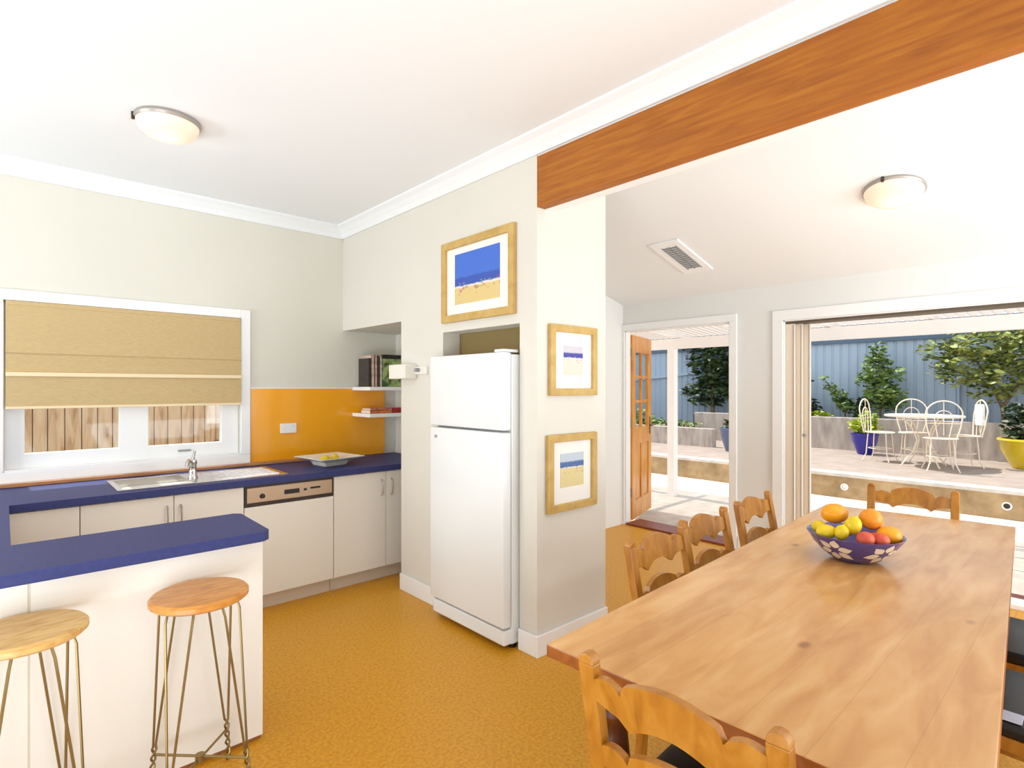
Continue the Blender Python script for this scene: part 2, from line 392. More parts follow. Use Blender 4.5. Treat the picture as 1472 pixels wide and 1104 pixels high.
# faucet
fc=thing('mixer_tap','short chrome mixer tap standing behind the steel sink','tap',(.895,4.0,WT+.0045),math.radians(-120))
MB().lathe([(.028,0),(.028,.01),(.022,.02),(.021,.085),(.025,.095),(.022,.115),(0,.118)],(0,0,0),20).build('tap_body',M_chrome,fc,True)
MB().tube([(0,0,.07),(.03,0,.105),(.07,0,.12),(.10,0,.11),(.11,0,.09)],.011,10).build('spout',M_chrome,fc,True)
MB().tube([(0,0,.112),(-.01,0,.14),(-.035,0,.165)],[.012,.009,.008],10).build('lever',M_chrome,fc,True)

# ---- base cabinets -----------------------------------------------------
YC=3.74
def handle(parent,x,z,y=YC-.02,h=.11):
    pts=[(x,y+.001,z-h/2),(x,y-.02,z-h/2+.01),(x,y-.028,z),(x,y-.02,z+h/2-.01),(x,y+.001,z+h/2)]
    return MB().tube([tuple(Vector(p)) for p in pts],.0055,8).build('handle',M_steel,parent,True)
def cabinet(name,label,x0,x1,doors,hx):
    t=thing(name,label,'cabinet',((x0+x1)/2,YC+.3,0)); cx=(x0+x1)/2; cy=YC+.3
    T=Matrix.Translation((-cx,-cy,0))
    MB().box(x0+.001,x1-.001,YC,YB-.03,.12,.824).xf(T).build('body',M_white,t)
    MB().box(x0+.001,x1-.001,YC+.045,YC+.06,0,.12).xf(T).build('kickboard',M_kick,t)
    for i,(a,b2) in enumerate(doors):
        d=MB().box(a+.002,b2-.002,YC-.018,YC-.0005,.105,.818,.002).xf(T).build('door',M_white,t)
        if hx[i] is not None:
            x=hx[i]; y=YC-.018
            pts=[(x,y,.64),(x,y-.022,.65),(x,y-.028,.70),(x,y-.022,.75),(x,y,.76)]
            MB().tube(pts,.006,8).xf(T).build('handle',M_steel,d,True)
    return t
cabinet('base_cabinet','white base cabinet left of the sink cupboard under the worktop',-.6,.30,[(-.6,.30)],[None])
cabinet('base_cabinet','white double-door sink cupboard below the stainless sink',.30,1.12,[(.30,.735),(.735,1.12)],[.70,.77])
cabinet('base_cabinet','white double-door base cabinet right of the dishwasher beside the wall corner',1.715,2.58,[(1.715,2.13),(2.13,2.56)],[2.09,2.17])
dw=thing('dishwasher','dishwasher with steel control strip and white front panel','dishwasher',(1.4175,YC+.3,0))
T=Matrix.Translation((-1.4175,-(YC+.3),0))
MB().box(1.123,1.712,YC+.002,YB-.06,.1,.82).xf(T).build('body',M_white,dw)
MB().box(1.123,1.712,YC-.019,YC+.001,.105,.685,.002).xf(T).build('front_panel',M_white,dw)
MB().box(1.123,1.712,YC-.016,YC+.001,.687,.822,.002).xf(T).build('control_surround',M_dark,dw)
cp=MB().box(1.137,1.70,YC-.022,YC-.017,.712,.806,.001).xf(T).build('control_panel',M_panelst,dw)
MB().lathe([(0,0),(.016,0),(.014,.014),(0,.015)],(0,0,0),20).xf(T@Matrix.Translation((1.23,YC-.0225,.75))@Matrix.Rotation(PI/2,4,'X')).build('dial',M_black,cp,True)
for a,b2,z0,z1 in ((1.37,1.47,.742,.772),(1.50,1.52,.752,.766),(1.545,1.615,.758,.770)):
    MB().box(a,b2,YC-.026,YC-.0215,z0,z1,.001).xf(T).build('button',M_black,cp)
MB().box(1.123,1.712,YC+.045,YC+.06,0,.1).xf(T).build('kickboard',M_kick,dw)
# breakfast bar carcass
bbr=thing('breakfast_bar_cabinet','white panelled cabinet carrying the breakfast bar end of the worktop','cabinet',(.3,2.53,0))
T=Matrix.Translation((-.3,-2.53,0))
MB().box(.065,.788,2.376,2.72,.02,.824,.002).xf(T).build('end_panel',M_white,bbr)
MB().box(-1.3,.059,2.382,2.72,.02,.824,.002).xf(T).build('back_panel',M_white,bbr)
MB().box(-1.28,.782,2.388,2.71,0,.021).xf(T).build('plinth',mat('brown_plinth',(150,96,48),.5),bbr)
MB().box(.059,.065,2.379,2.386,.02,.824).xf(T).build('cover_strip',M_kick,bbr)

# ---- serving dish with lemons
ds=thing('serving_dish','square white flared dish holding yellow fruit on the worktop before the orange splashback','dish',(1.82,4.02,WT),math.radians(8))
b=bmesh.new()
def sq(a,z,r=0): return [b.verts.new((sx*a,sy*a,z)) for sx,sy in ((-1,-1),(1,-1),(1,1),(-1,1))]
R=[sq(.085,0),sq(.10,.03),sq(.185,.062),sq(.185,.068),sq(.10,.038),sq(.08,.012)]
b.faces.new(R[0][::-1]); b.faces.new(R[-1])
for A,B in zip(R,R[1:]):
    for k in range(4): b.faces.new((A[k],A[(k+1)%4],B[(k+1)%4],B[k]))
mm=MB(); mm.join(b); mm.build('dish_body',M_porc,ds,bevel=.003)
def fruit(name,label,cat,m,loc,r,sx=1,sy=1,sz=1,rot=(0,0,0),tip=0,group=None):
    mb=MB(); prof=[]
    for k in range(13):
        a=-PI/2+PI*k/12; rr=r*math.cos(a); z=r*sz*math.sin(a)
        if tip and k in (0,12): z*=1+tip
        prof.append((max(rr,0),z))
    mb.lathe(prof,(0,0,0),20,sx,sy)
    o=mb.build(name,m,None,True,sharp=80); o.location=loc; o.rotation_euler=rot; return tag(o,label,cat,group)
fruit('lemon','yellow lemon on the left side of the square white dish','lemon',M_lemon,(1.775,3.995,WT+.046),.032,sz=1.25,rot=(0,PI/2,.3),tip=.15)
fruit('lemon','yellow lemon on the right side of the square white dish','lemon',M_lemon,(1.868,4.04,WT+.046),.032,sz=1.25,rot=(0,PI/2,1.2),tip=.15)

# ---- shelves + books in recess
for z,lb in ((1.455,'upper white shelf in the wall recess, carrying upright books'),(1.235,'lower white shelf in the wall recess, carrying red and orange books')):
    s=MB().box(2.19,2.618,4.09,YB-.016,z-.03,z,.003).build('wall_shelf',M_trim); tag(s,lb,'shelf')
def book(label,x0,x1,y0,y1,z0,z1,rgb,page=(236,228,210),spine='x'):
    t=thing('book',label,'book',((x0+x1)/2,(y0+y1)/2,z0),0,'books in the kitchen recess')
    T=Matrix.Translation((-(x0+x1)/2,-(y0+y1)/2,-z0)); c=mat('book_cover',rgb,.5,noise=.25,scale=25)
    th=.002
    if spine=='x': # upright, thin along x, spine at front (y0)
        MB().box(x0,x0+th,y0,y1,z0,z1).box(x1-th,x1,y0,y1,z0,z1).box(x0,x1,y0,y0+th,z0,z1).xf(T).build('cover',c,t)
        MB().box(x0+th,x1-th,y0+th,y1-.004,z0+.003,z1-.003).xf(T).build('pages',mat('book_pages',page,.8),t)
    else: # lying, thin along z
        MB().box(x0,x1,y0,y1,z0,z0+th).box(x0,x1,y0,y1,z1-th,z1).box(x0,x1,y0,y0+th,z0,z1).xf(T).build('cover',c,t)
        MB().box(x0+.003,x1-.003,y0+th,y1-.004,z0+th,z1-th).xf(T).build('pages',mat('book_pages',page,.8),t)
    return t
xx=2.20
for wd,h,rgb,lb in ((.018,.235,(66,58,56),'thin charcoal book at the left end of the upper recess shelf'),
        (.028,.26,(232,200,186),'pale pink book second from the left on the upper shelf'),
        (.024,.265,(222,176,160),'dusty pink book next to the pale pink one on the upper shelf'),
        (.016,.26,(88,70,62),'thin dark brown book among the upright shelf books'),
        (.022,.245,(214,206,196),'cream book left of the green picture book')):
    book(lb,xx,xx+wd,4.12,4.30,1.4555,1.4555+h,rgb); xx+=wd+.003
gb=thing('book','large green picture book with black top band facing out on the upper shelf','book',(2.40,4.14,1.4555),0,'books in the kitchen recess')
MB().box(-.075,.11,-.012,.012,.001,.27,.001).build('cover',mat('green_picture_cover',(170,190,120),.4,rgb2=(60,84,40),scale=14,lo=.42,hi=.58),gb)
MB().box(-.075,.11,-.0135,-.0121,.235,.27).build('title_band',M_black,gb)
book('orange paperback lying flat on the lower recess shelf',2.205,2.40,4.11,4.27,1.2355,1.262,(232,128,70),spine='z')
book('red hardback lying on the lower shelf at the right',2.405,2.58,4.11,4.28,1.2355,1.275,(190,36,30),spine='z')
book('peach book lying on top of the orange paperback on the lower shelf',2.215,2.38,4.12,4.27,1.2625,1.278,(240,150,110),spine='z')
# wall-mounted white box
wb=thing('wall_bracket','small white wall-mounted box with dark knob left of the fridge top','wall bracket',(XW,3.37,1.56))
MB().box(-.10,-.001,-.10,.115,-.05,.05,.008).build('box_body',M_porc,wb)
MB().box(-.02,-.001,-.24,-.10,-.02,.035,.004).build('mount_plate',M_porc,wb)
MB().lathe([(0,0),(.014,0),(.014,.03),(0,.032)],(0,0,0),16).xf(Matrix.Translation((-.02,-.15,.01))@Matrix.Rotation(-PI/2,4,'Y')).build('knob',M_grey,wb,True)

# ---- fridge -----------------------------------------------------------
fg=thing('refrigerator','tall white top-freezer refrigerator standing in the wall niche','refrigerator',(2.3,2.593,0))
T=Matrix.Translation((-2.3,-2.593,0))
Y0,Y1=2.243,2.945
MB().box(2.065,2.6,Y0+.006,Y1-.004,.03,1.635,.006).xf(T).build('cabinet_body',M_fridge,fg)
for nm,z0,z1 in (('freezer_door',1.213,1.645),('fridge_door',.13,1.202)):
    d=MB().box(1.998,2.058,Y0,Y1,z0,z1,.012).xf(T).build(nm,M_fridge,fg,True)
    if nm=='fridge_door':
        bd=MB().lathe([(0,0),(.010,0),(.008,.002),(0,.002)],(0,0,0),16,1,1.6).xf(T@Matrix.Translation((1.9979,2.88,1.145))@Matrix.Rotation(-PI/2,4,'Y')).build('badge',M_grey,d,True)
MB().box(2.052,2.066,Y0+.012,Y1-.012,.13,1.64).xf(T).build('gasket',M_gasket,fg)
MB().box(2.006,2.09,Y0+.004,Y1-.02,.035,.118,.01).xf(T).build('kick_plate',M_fridge,fg)
MB().box(2.01,2.12,Y0+.01,Y0+.09,1.646,1.662,.005).xf(T).build('hinge_cover',M_fridge,fg)
for y in (Y0+.04,Y1-.06): MB().lathe([(.022,0),(.022,.03),(.012,.036)],(2.10,y,0),12).xf(T).build('foot',M_black,fg,True)

# ---- framed prints -----------------------------------------------------
def beachmat(name,sky,sea,sand,split,flip=False,figs=True):
    m=bpy.data.materials.new(name); m.use_nodes=True; nt=m.node_tree; p=nt.nodes['Principled BSDF']; L=nt.links.new
    p.inputs['Roughness'].default_value=.5
    tc=nt.nodes.new('ShaderNodeTexCoord'); s=nt.nodes.new('ShaderNodeSeparateXYZ'); L(tc.outputs['Generated'],s.inputs[0])
    n=nt.nodes.new('ShaderNodeTexNoise'); n.inputs['Scale'].default_value=9; L(tc.outputs['Generated'],n.inputs['Vector'])
    a=nt.nodes.new('ShaderNodeMath'); a.operation='MULTIPLY_ADD'; a.inputs[1].default_value=.06; L(n.outputs['Fac'],a.inputs[0]); L(s.outputs['Z'],a.inputs[2])
    r=nt.nodes.new('ShaderNodeValToRGB'); e=r.color_ramp.elements; r.color_ramp.interpolation='LINEAR'
    e[0].position=0; e[0].color=lin(sand); e[1].position=1; e[1].color=lin(sky)
    for pos,c in ((split-.03,sand),(split,(236,232,224)),(split+.03,sea),(split+.16,sea),(split+.2,sky)):
        x=e.new(min(pos,.99)); x.color=lin(c)
    L(a.outputs[0],r.inputs[0]); out=r.outputs[0]
    if figs:
        v=nt.nodes.new('ShaderNodeTexVoronoi'); v.inputs['Scale'].default_value=11; L(tc.outputs['Generated'],v.inputs['Vector'])
        lt=nt.nodes.new('ShaderNodeMath'); lt.operation='LESS_THAN'; lt.inputs[1].default_value=.33; L(v.outputs['Distance'],lt.inputs[0])
        l2=nt.nodes.new('ShaderNodeMath'); l2.operation='LESS_THAN'; l2.inputs[1].default_value=split+.04; L(s.outputs['Z'],l2.inputs[0])
        l3=nt.nodes.new('ShaderNodeMath'); l3.operation='GREATER_THAN'; l3.inputs[1].default_value=split-.2; L(s.outputs['Z'],l3.inputs[0])
        m1=nt.nodes.new('ShaderNodeMath'); m1.operation='MULTIPLY'; L(lt.outputs[0],m1.inputs[0]); L(l2.outputs[0],m1.inputs[1])
        m2=nt.nodes.new('ShaderNodeMath'); m2.operation='MULTIPLY'; L(m1.outputs[0],m2.inputs[0]); L(l3.outputs[0],m2.inputs[1])
        m3=nt.nodes.new('ShaderNodeMath'); m3.operation='MULTIPLY'; m3.inputs[1].default_value=.6; L(m2.outputs[0],m3.inputs[0])
        mx=nt.nodes.new('ShaderNodeMix'); mx.data_type='RGBA'; L(m3.outputs[0],mx.inputs[0]); L(out,mx.inputs[6])
        hs=nt.nodes.new('ShaderNodeMix'); hs.data_type='RGBA'; hs.blend_type='MULTIPLY'; hs.inputs[0].default_value=1; hs.inputs[7].default_value=(.9,.45,.4,1); L(v.outputs['Color'],hs.inputs[6])
        L(hs.outputs[2],mx.inputs[7]); out=mx.outputs[2]
    L(out,p.inputs['Base Color']); return m
def picture(label,f,w,h,fw,pw,ph,pz,m,fwv=None,tilt=0):
    # f: matrix mapping local (x right, y out of the wall, z up; origin at centre)
    t=thing('framed_print',label,'picture'); t.matrix_world=f@Matrix.Rotation(tilt,4,'Y')
    mb=MB(); d0,d1=0.001,.028
    def fr(x0,x1,z0,z1): mb.box(x0,x1,d0,d1,z0,z1,.004)
    fr(-w/2,-w/2+fw,-h/2,h/2); fr(w/2-fw,w/2,-h/2,h/2); fr(-w/2+fw*.9,w/2-fw*.9,-h/2,-h/2+fw); fr(-w/2+fw*.9,w/2-fw*.9,h/2-fw,h/2)
    mb.build('frame',M_frame,t)
    MB().box(-w/2+fw*.8,w/2-fw*.8,.003,.010,-h/2+fw*.8,h/2-fw*.8).build('mount',M_mat,t)
    MB().box(-pw/2,pw/2,.0101,.012,pz-ph/2,pz+ph/2).build('print',m,t)
    return t
# local y -> world -X (wall_right), local x -> world -Y
F1=Matrix.Translation((XW,2.605,2.118))@Matrix(((0,-1,0,0),(-1,0,0,0),(0,0,1,0),(0,0,0,1)))
F1=Matrix.Translation((XW,2.605,2.118))@Matrix.Rotation(PI/2,4,'Z')
picture('largest gold-framed beach print with deep blue sky, above the refrigerator',F1,.69,.51,.046,.43,.315,.01,beachmat('beach_print',(66,110,206),(54,84,176),(222,196,130),.37))
F2=Matrix.Translation((2.397,YP,1.602))@Matrix.Rotation(PI,4,'Z')
picture('upper gold-framed print on the pillar, violet sea over pale sand',F2,.40,.395,.04,.165,.165,0,beachmat('beach_print',(206,200,206),(70,66,160),(226,214,196),.62))
F3=Matrix.Translation((2.387,YP,.973))@Matrix.Rotation(PI,4,'Z')
picture('lower gold-framed print on the pillar, blue sea over yellow sand',F3,.415,.43,.042,.20,.19,.01,beachmat('beach_print',(196,206,216),(78,110,166),(226,208,150),.60))

# ---- ceiling lights
def clamp_light(label,loc,tilt=0):
    t=thing('ceiling_light',label,'ceiling light',loc,0,'round ceiling lights'); t.rotation_euler=(0,tilt,0)
    MB().lathe([(.0,0),(.165,0),(.168,-.012),(.160,-.022),(0,-.022)],(0,0,0),40).build('rim',M_lamprim,t,True)
    MB().lathe([(.158,-.0225),(.150,-.045),(.12,-.068),(.07,-.082),(0,-.088)],(0,0,0),40,cap=True).build('diffuser',M_lamp,t,True)
    MB().lathe([(0,-.001),(.009,-.001),(.009,-.03),(0,-.032)],(-.166,0.02,0),10).build('clip',M_dark,t,True)
    return t
clamp_light('round opal ceiling light over the kitchen sink side',(.607,3.205,CZ-.0005)).scale=(.87,.87,1.15)
clamp_light('round opal ceiling light on the sloping dining ceiling',(3.79,.86,dz(3.79)-.0005),math.atan(.26)).scale=(.93,.93,.93)
# ceiling vent
cv=thing('ceiling_vent','white framed vent with grey grille in the sloping dining ceiling near the corner','vent',(4.08,2.39,dz(4.08)-.0005)); cv.rotation_euler=(0,math.atan(.26),0)
MB().box(-.29,.29,-.13,.13,-.014,0,.004).build('vent_frame',M_trim,cv)
gr=MB()
for k in range(12): gr.box(-.2+k*.034,-.182+k*.034,-.07,.05,-.019,-.0141)
gr.box(-.21,.21,-.075,-.068,-.019,-.0141).box(-.21,.21,.048,.055,-.019,-.0141).box(-.21,.21,-.012,-.006,-.019,-.0141)
gr.build('grille',mat('vent_grille',(140,142,146),.5),cv)

# ---- door 1: opening, casing, leaf -------------------------------------
c=MB()
def casing(mb,y0,y1,zt,w=.068,x=XD,d=.02,bottom=0,left=True):
    mb.box(x-d,x-.001,y0-w,y0,bottom,zt,.003)
    if left: mb.box(x-d,x-.001,y1,min(y1+w,YS-.001),bottom,zt,.003)
    mb.box(x-d,x-.001,y0-w,min(y1+w,YS-.001),zt,zt+w,.003)
casing(c,D1[0],D1[1],D1[2])
# linings
c.box(XD,XO,D1[0]-.0005,D1[0]+.012,0,D1[2]).box(XD,XO,D1[1]-.008,D1[1]+.0005,0,D1[2]).box(XD,XO,D1[0],D1[1],D1[2]-.012,D1[2]+.0005)
d1=struct('door_1',c,M_trim)
MB().box(XD-.01,5.10,D1[0]+.013,D1[1]-.013,0,.022,.004).build('threshold',M_sill,d1)
hl=(4.945,3.50); he=(5.63,3.715); ang=math.atan2(he[1]-hl[1],he[0]-hl[0]); LW=math.hypot(he[0]-hl[0],he[1]-hl[1])
M_door=woodmat('varnished_door_timber',(226,156,66),(206,128,42),(238,176,92),.35,2,(8,8,1.5),coat=.2)
lf=MB(); T=rotz(ang,(hl[0],hl[1],.03)); H=1.985
st=.115
for a,b2 in ((0,st),(LW-st,LW)): lf.box(a,b2,-.02,.02,0,H,.003)
lf.box(st,LW-st,-.02,.02,0,.2,.003).box(st,LW-st,-.02,.02,H-.18,H,.003).box(st,LW-st,-.02,.02,.80,.98,.003)
lf.box(LW/2-.02,LW/2+.02,-.015,.015,.98,H-.18,.002)
for z in (1.25,1.52): lf.box(st,LW-st,-.014,.014,z,z+.03,.002)
lf.box(LW/2-.04,LW/2+.04,-.02,.02,.2,.8,.003)
lf.box(st,LW-st,-.008,.008,.2,.8)
lfo=lf.xf(T).build('door_leaf',M_door,d1)
tag(lfo,'honey varnished half-glazed timber leaf')
MB().box(st,LW-st,-.003,.003,.98,H-.18).xf(T).build('door_pane',M_glass,lfo)
MB().box(LW-.09,LW-.045,-.026,-.0205,.88,1.08,.004).tube([(LW-.066,-.022,.98),(LW-.066,-.06,.98),(LW-.17,-.065,.98)],.009,8).xf(T).build('door_handle',M_brass,lfo)
for z in (.25,1.0,1.75): MB().lathe([(.008,0),(.008,.09)],(0,0,0),10).xf(Matrix.Translation((hl[0]-.008,hl[1]-.012,.03+z))).build('hinge',M_brass,lfo,True)

# ---- door 2: wide sliding opening ---------------------------------------
c=MB(); casing(c,D2[0],D2[1],D2[2],w=.085,left=True)
c.box(XD,5.05,D2[1]-.010,D2[1]+.0005,0,D2[2]).box(XD,5.05,D2[0],D2[1],D2[2]-.010,D2[2]+.0005)
d2=struct('door_2',c,M_trim)
M_alu=mat('cream_door_stile',(232,216,196),.45); M_alud=mat('dark_door_track',(92,78,62),.5)
for k,(x,y) in enumerate(((4.885,1.842),(4.935,1.80),(4.985,1.755))):
    p=MB().box(x-.02,x+.02,y-.034,D2[1]-.012,.035,D2[2]-.03,.004).build('sliding_panel',M_alu,d2)
    MB().box(x-.023,x-.0205,y-.034,y-.028,.04,D2[2]-.04).build('seal',M_grey,p)
MB().box(4.86,5.03,D2[0]+.01,D2[1]-.012,D2[2]-.028,D2[2]-.0105,.002).build('head_track',M_alud,d2)
MB().box(4.86,5.03,D2[0]+.01,D2[1]-.012,.0,.03,.003).build('bottom_track',M_trim,d2)
MB().box(5.05,5.16,D2[0]+.01,D2[1]+.1,-.04,.022,.004).build('threshold',M_sill,d2)
MB().lathe([(0,0),(.012,0),(.012,.03),(0,.032)],(0,0,0),12).xf(Matrix.Translation((4.963,1.76,1.05))@Matrix.Rotation(-PI/2,4,'Y')).build('latch_knob',M_grey,d2,True)

# ---- stools --------------------------------------------------------------
def make_stool(label,m,loc,rz):
    t=thing('bar_stool',label,'bar stool',loc,rz,'wire-legged bar stools')
    ST=.725; R=.157
    MB().lathe([(0,-.030),(R-.01,-.030),(R,-.022),(R,-.008),(R-.008,0),(0,0)],(0,0,ST),48).build('seat',m,t,True)
    for q,(sx,sy) in enumerate(((1,1),(1,-1),(-1,-1),(-1,1))):
        ank=Vector((sx*.118,sy*.118,.17)); ft=Vector((sx*.130,sy*.130,.004))
        # hairpin: two rods from seat to ankle, then twisted together
        tng=Vector((-sy,sx,0)).normalized(); rad=Vector((sx,sy,0)).normalized()
        lg=MB()
        for s in (1,-1):
            p0=rad*.085+tng*s*.02+Vector((0,0,ST-.036)); p1=rad*.108+tng*s*.045+Vector((0,0,ST-.040)); p2=rad*.118+tng*s*.046+Vector((0,0,ST-.07))
            pts=[p0,p1,p2]; 
            for k in range(1,9):
                f=k/8; pts.append(p2.lerp(ank+tng*s*.007,f))
            for k in range(1,15):
                f=k/14; a=f*PI*5+(0 if s>0 else PI)
                pts.append(ank.lerp(ft,f)+tng*.007*math.cos(a)+rad*.007*math.sin(a))
            lg.tube(pts,.0042,6)
        lg.build('leg',M_brass,t,True)
    sb=MB()
    sb.tube([(-.12,-.12,.13),(0,0,.13),(.12,.12,.13)],.0045,6).tube([(-.12,.12,.139),(0,0,.139),(.12,-.12,.139)],.0045,6).lathe([(0,.122),(.016,.122),(.016,.146),(0,.146)],(0,0,0),12)
    sb.build('stretcher',M_brass,t,True)
    MB().lathe([(.0,ST-.036),(.12,ST-.036),(.12,ST-.0305),(0,ST-.0305)],(0,0,0),32).build('seat_plate',M_brass,t,True)
    return t
make_stool('bar stool with smooth orange-brown round seat nearer the breakfast bar end',M_stoolA,(.515,2.20,0),math.radians(0))
make_stool('bar stool with pale knotty round seat at the far left, cut by the picture edge',M_stoolB,(.045,2.215,0),math.radians(8))

# ---- dining table ---------------------------------------------------------
TZ=.76
A=(1.077,1.035);B=(3.583,1.150);Cc=(3.690,.328);D=(1.11,.125)
tb=thing('dining_table','long rectangular timber dining table with worn honey-coloured plank top','table',(2.36,.66,0))
T=Matrix.Translation((-2.36,-.66,0))
mb=MB(); q=[D,Cc,B,A]
slab(mb,q,TZ-.035,TZ); mb.xf(T)
tt=mb.build('tabletop',M_table,tb,bevel=.004)
tt.data.materials.append(M_tableedge)
for p in tt.data.polygons:
    if p.normal.z<.5: p.material_index=1
def lerp2(P,Q,f): return (P[0]+(Q[0]-P[0])*f,P[1]+(Q[1]-P[1])*f)
def inpt(u,v): return lerp2(lerp2(A,B,u),lerp2(D,Cc,u),v)
ap=MB()
for (u0,v0),(u1,v1) in (((.06,.1),(.94,.1)),((.94,.1),(.94,.9)),((.94,.9),(.06,.9)),((.06,.9),(.06,.1))):
    P=Vector(inpt(u0,v0)+(0,)); Q=Vector(inpt(u1,v1)+(0,)); d=(Q-P).normalized(); n=Vector((-d.y,d.x,0))*.012
    ap.prism([(0,0)]*0 or [(-1,TZ-.135),(1,TZ-.135),(1,TZ-.036),(-1,TZ-.036)],lambda u,v,t,P=P,Q=Q,n=n:tuple(P.lerp(Q,t)+n*u+Vector((0,0,v))),0,1)
ap.xf(T).build('apron',M_leg,tb)
for (u,v) in ((.065,.12),(.94,.12),(.94,.88),(.065,.88)):
    x,y=inpt(u,v)
    lp=MB().box(x-.04,x+.04,y-.04,y+.04,TZ-.15,TZ-.037,.004)
    lp.lathe([(.02,0),(.028,.02),(.024,.05),(.038,.09),(.03,.12),(.03,.16),(.042,.30),(.044,.42),(.036,.50),(.03,.53),(.042,.555),(.03,.58),(.038,.615)],(x,y,0),20)
    lp.xf(T).build('leg',M_leg,tb,True)

# ---- dining chairs: local +x is forward, backrest at x=0 plane -----------------
def crest_curves(w,h0,hc,drop):
    # u across (-w/2..w/2); top and bottom outlines of the shaped rail
    top=[];bot=[]
    for k in range(41):
        s=-1+2*k/40; a=abs(s); u=s*w/2
        if a>.62:
            f=(a-.62)/.38; tz=.012*math.sin(f*PI)+.004
        else:
            f=a/.62; tz=hc*(math.cos(f*PI/2)**.7)+ .010
            if a>.57: tz=-.004
        if a>.66: bz=-drop*.72+ (a-.66)/.34*(.010)
        elif a>.5: bz=-drop*.72-(.022)*(1-(a-.5)/.16 if a>.5 else 1)
        else: bz=-drop*.72-.022+ (.030)*(math.cos(a/.5*PI/2)**.8)
        top.append((u,h0+tz)); bot.append((u,h0+bz))
    return top,bot
def make_chair(label,loc,rz):
    t=thing('dining_chair',label,'chair',loc,rz,'ladder-back dining chairs round the table')
    W=.40; SD=.40; SZ=.45
    rake=lambda z: -.075*max(0,(z-.45))/.41 - .03*max(0,(.45-z))/.45
    for s in (-1,1):
        pts=[(rake(z)+0,s*W/2,z) for z in (0,.2,.45,.6,.75,.845)]
        lg=MB()
        for i in range(len(pts)-1):
            (xa,ya,za),(xb,yb,zb)=pts[i],pts[i+1]
            lg.prism([(-.015,-.02),(.015,-.02),(.015,.02),(-.015,.02)],lambda u,v,d,xa=xa,xb=xb,za=za,zb=zb,ya=ya:(xa+(xb-xa)*d+u,ya+v,za+(zb-za)*d),0,1)
        # rounded top
        lg.xf(Matrix.Identity(4))
        lg.prism([(-.02,.844),(.02,.844),(.019,.855),(.012,.864),(0,.867),(-.012,.864),(-.019,.855)],lambda u,v,d,s=s:(rake(.845)+d,s*W/2+u,v),-.015,.015)
        bmesh.ops.remove_doubles(lg.bm,verts=lg.bm.verts,dist=.0005)
        lg.build('leg',M_chair,t,bevel=.003)
    for s in (-1,1):
        MB().lathe([(.014,0),(.019,.1),(.021,.25),(.017,.36),(.021,.40),(.021,.445)],(SD-.02,s*(W/2+.005),0),14).build('leg',M_chair,t,True)
    for h0,hc,dr in ((.812,.036,.078),(.655,.034,.075)):
        tp,bt=crest_curves(W-.036,h0,hc,dr)
        f=lambda u,v,d,h0=h0:(rake(v)+d-.002+.03*(1-(u/(W/2))**2)*-.6,u,v)
        MB().strip(tp,bt,f,-.010,.010).build('back_rail',M_chair,t)
    st=MB()
    for s in (-1,1): st.tube([(rake(.2)+0,s*W/2,.2),(SD-.02,s*(W/2+.005),.2)],.010,8)
    st.tube([(SD-.02,-W/2,.26),(SD-.02,W/2,.26)],.010,8).tube([(rake(.3),-W/2,.3),(rake(.3),W/2,.3)],.010,8)
    st.build('stretcher',M_chair,t,True)
    fr=MB(); fr.box(.01,SD+.005,-W/2-.005,-W/2+.02,.405,.445,.004).box(.01,SD+.005,W/2-.02,W/2+.005,.405,.445,.004).box(SD-.02,SD+.005,-W/2,W/2,.405,.445,.004).box(-.005,.02,-W/2+.02,W/2-.02,.405,.445,.004)
    fr.build('seat_frame',M_chair,t)
    MB().box(.012,SD+.02,-W/2-.008,W/2+.008,.446,.492,.018).build('seat_cushion',M_cush,t,True)
    return t
ch=make_chair('dining chair in the foreground at the near end of the table, back to the viewer',(1.035,.588,0),math.radians(3))
G='ladder-back dining chairs round the table'
chairs=[((1.95,1.175,0),-88,'dining chair on the left long side nearest the camera, beside the pillar'),
 ((2.40,1.215,0),-88,'middle of the three dining chairs along the left long side'),
 ((2.975,1.24,0),-88,'farthest of the three dining chairs along the left long side'),
 ((3.86,.795,0),194-8,'dining chair at the far head of the table before the wide opening'),
 ((2.90,.13,0),88,'dining chair on the right side farther from the camera, only its black seat showing'),
 ((2.32,.09,0),88,'dining chair on the right side nearer the camera, carrying a white card')]
for loc,a,lb in chairs: dup(ch,loc,math.radians(a),lb,G)
wc=MB().box(-.03,.03,-.04,.04,0,.004,.001).build('paper_card',mat('white_card',(214,216,232),.7)); wc.location=(2.15,.215,.493)
tag(wc,'small white card on the black seat at the right edge of the table','card')

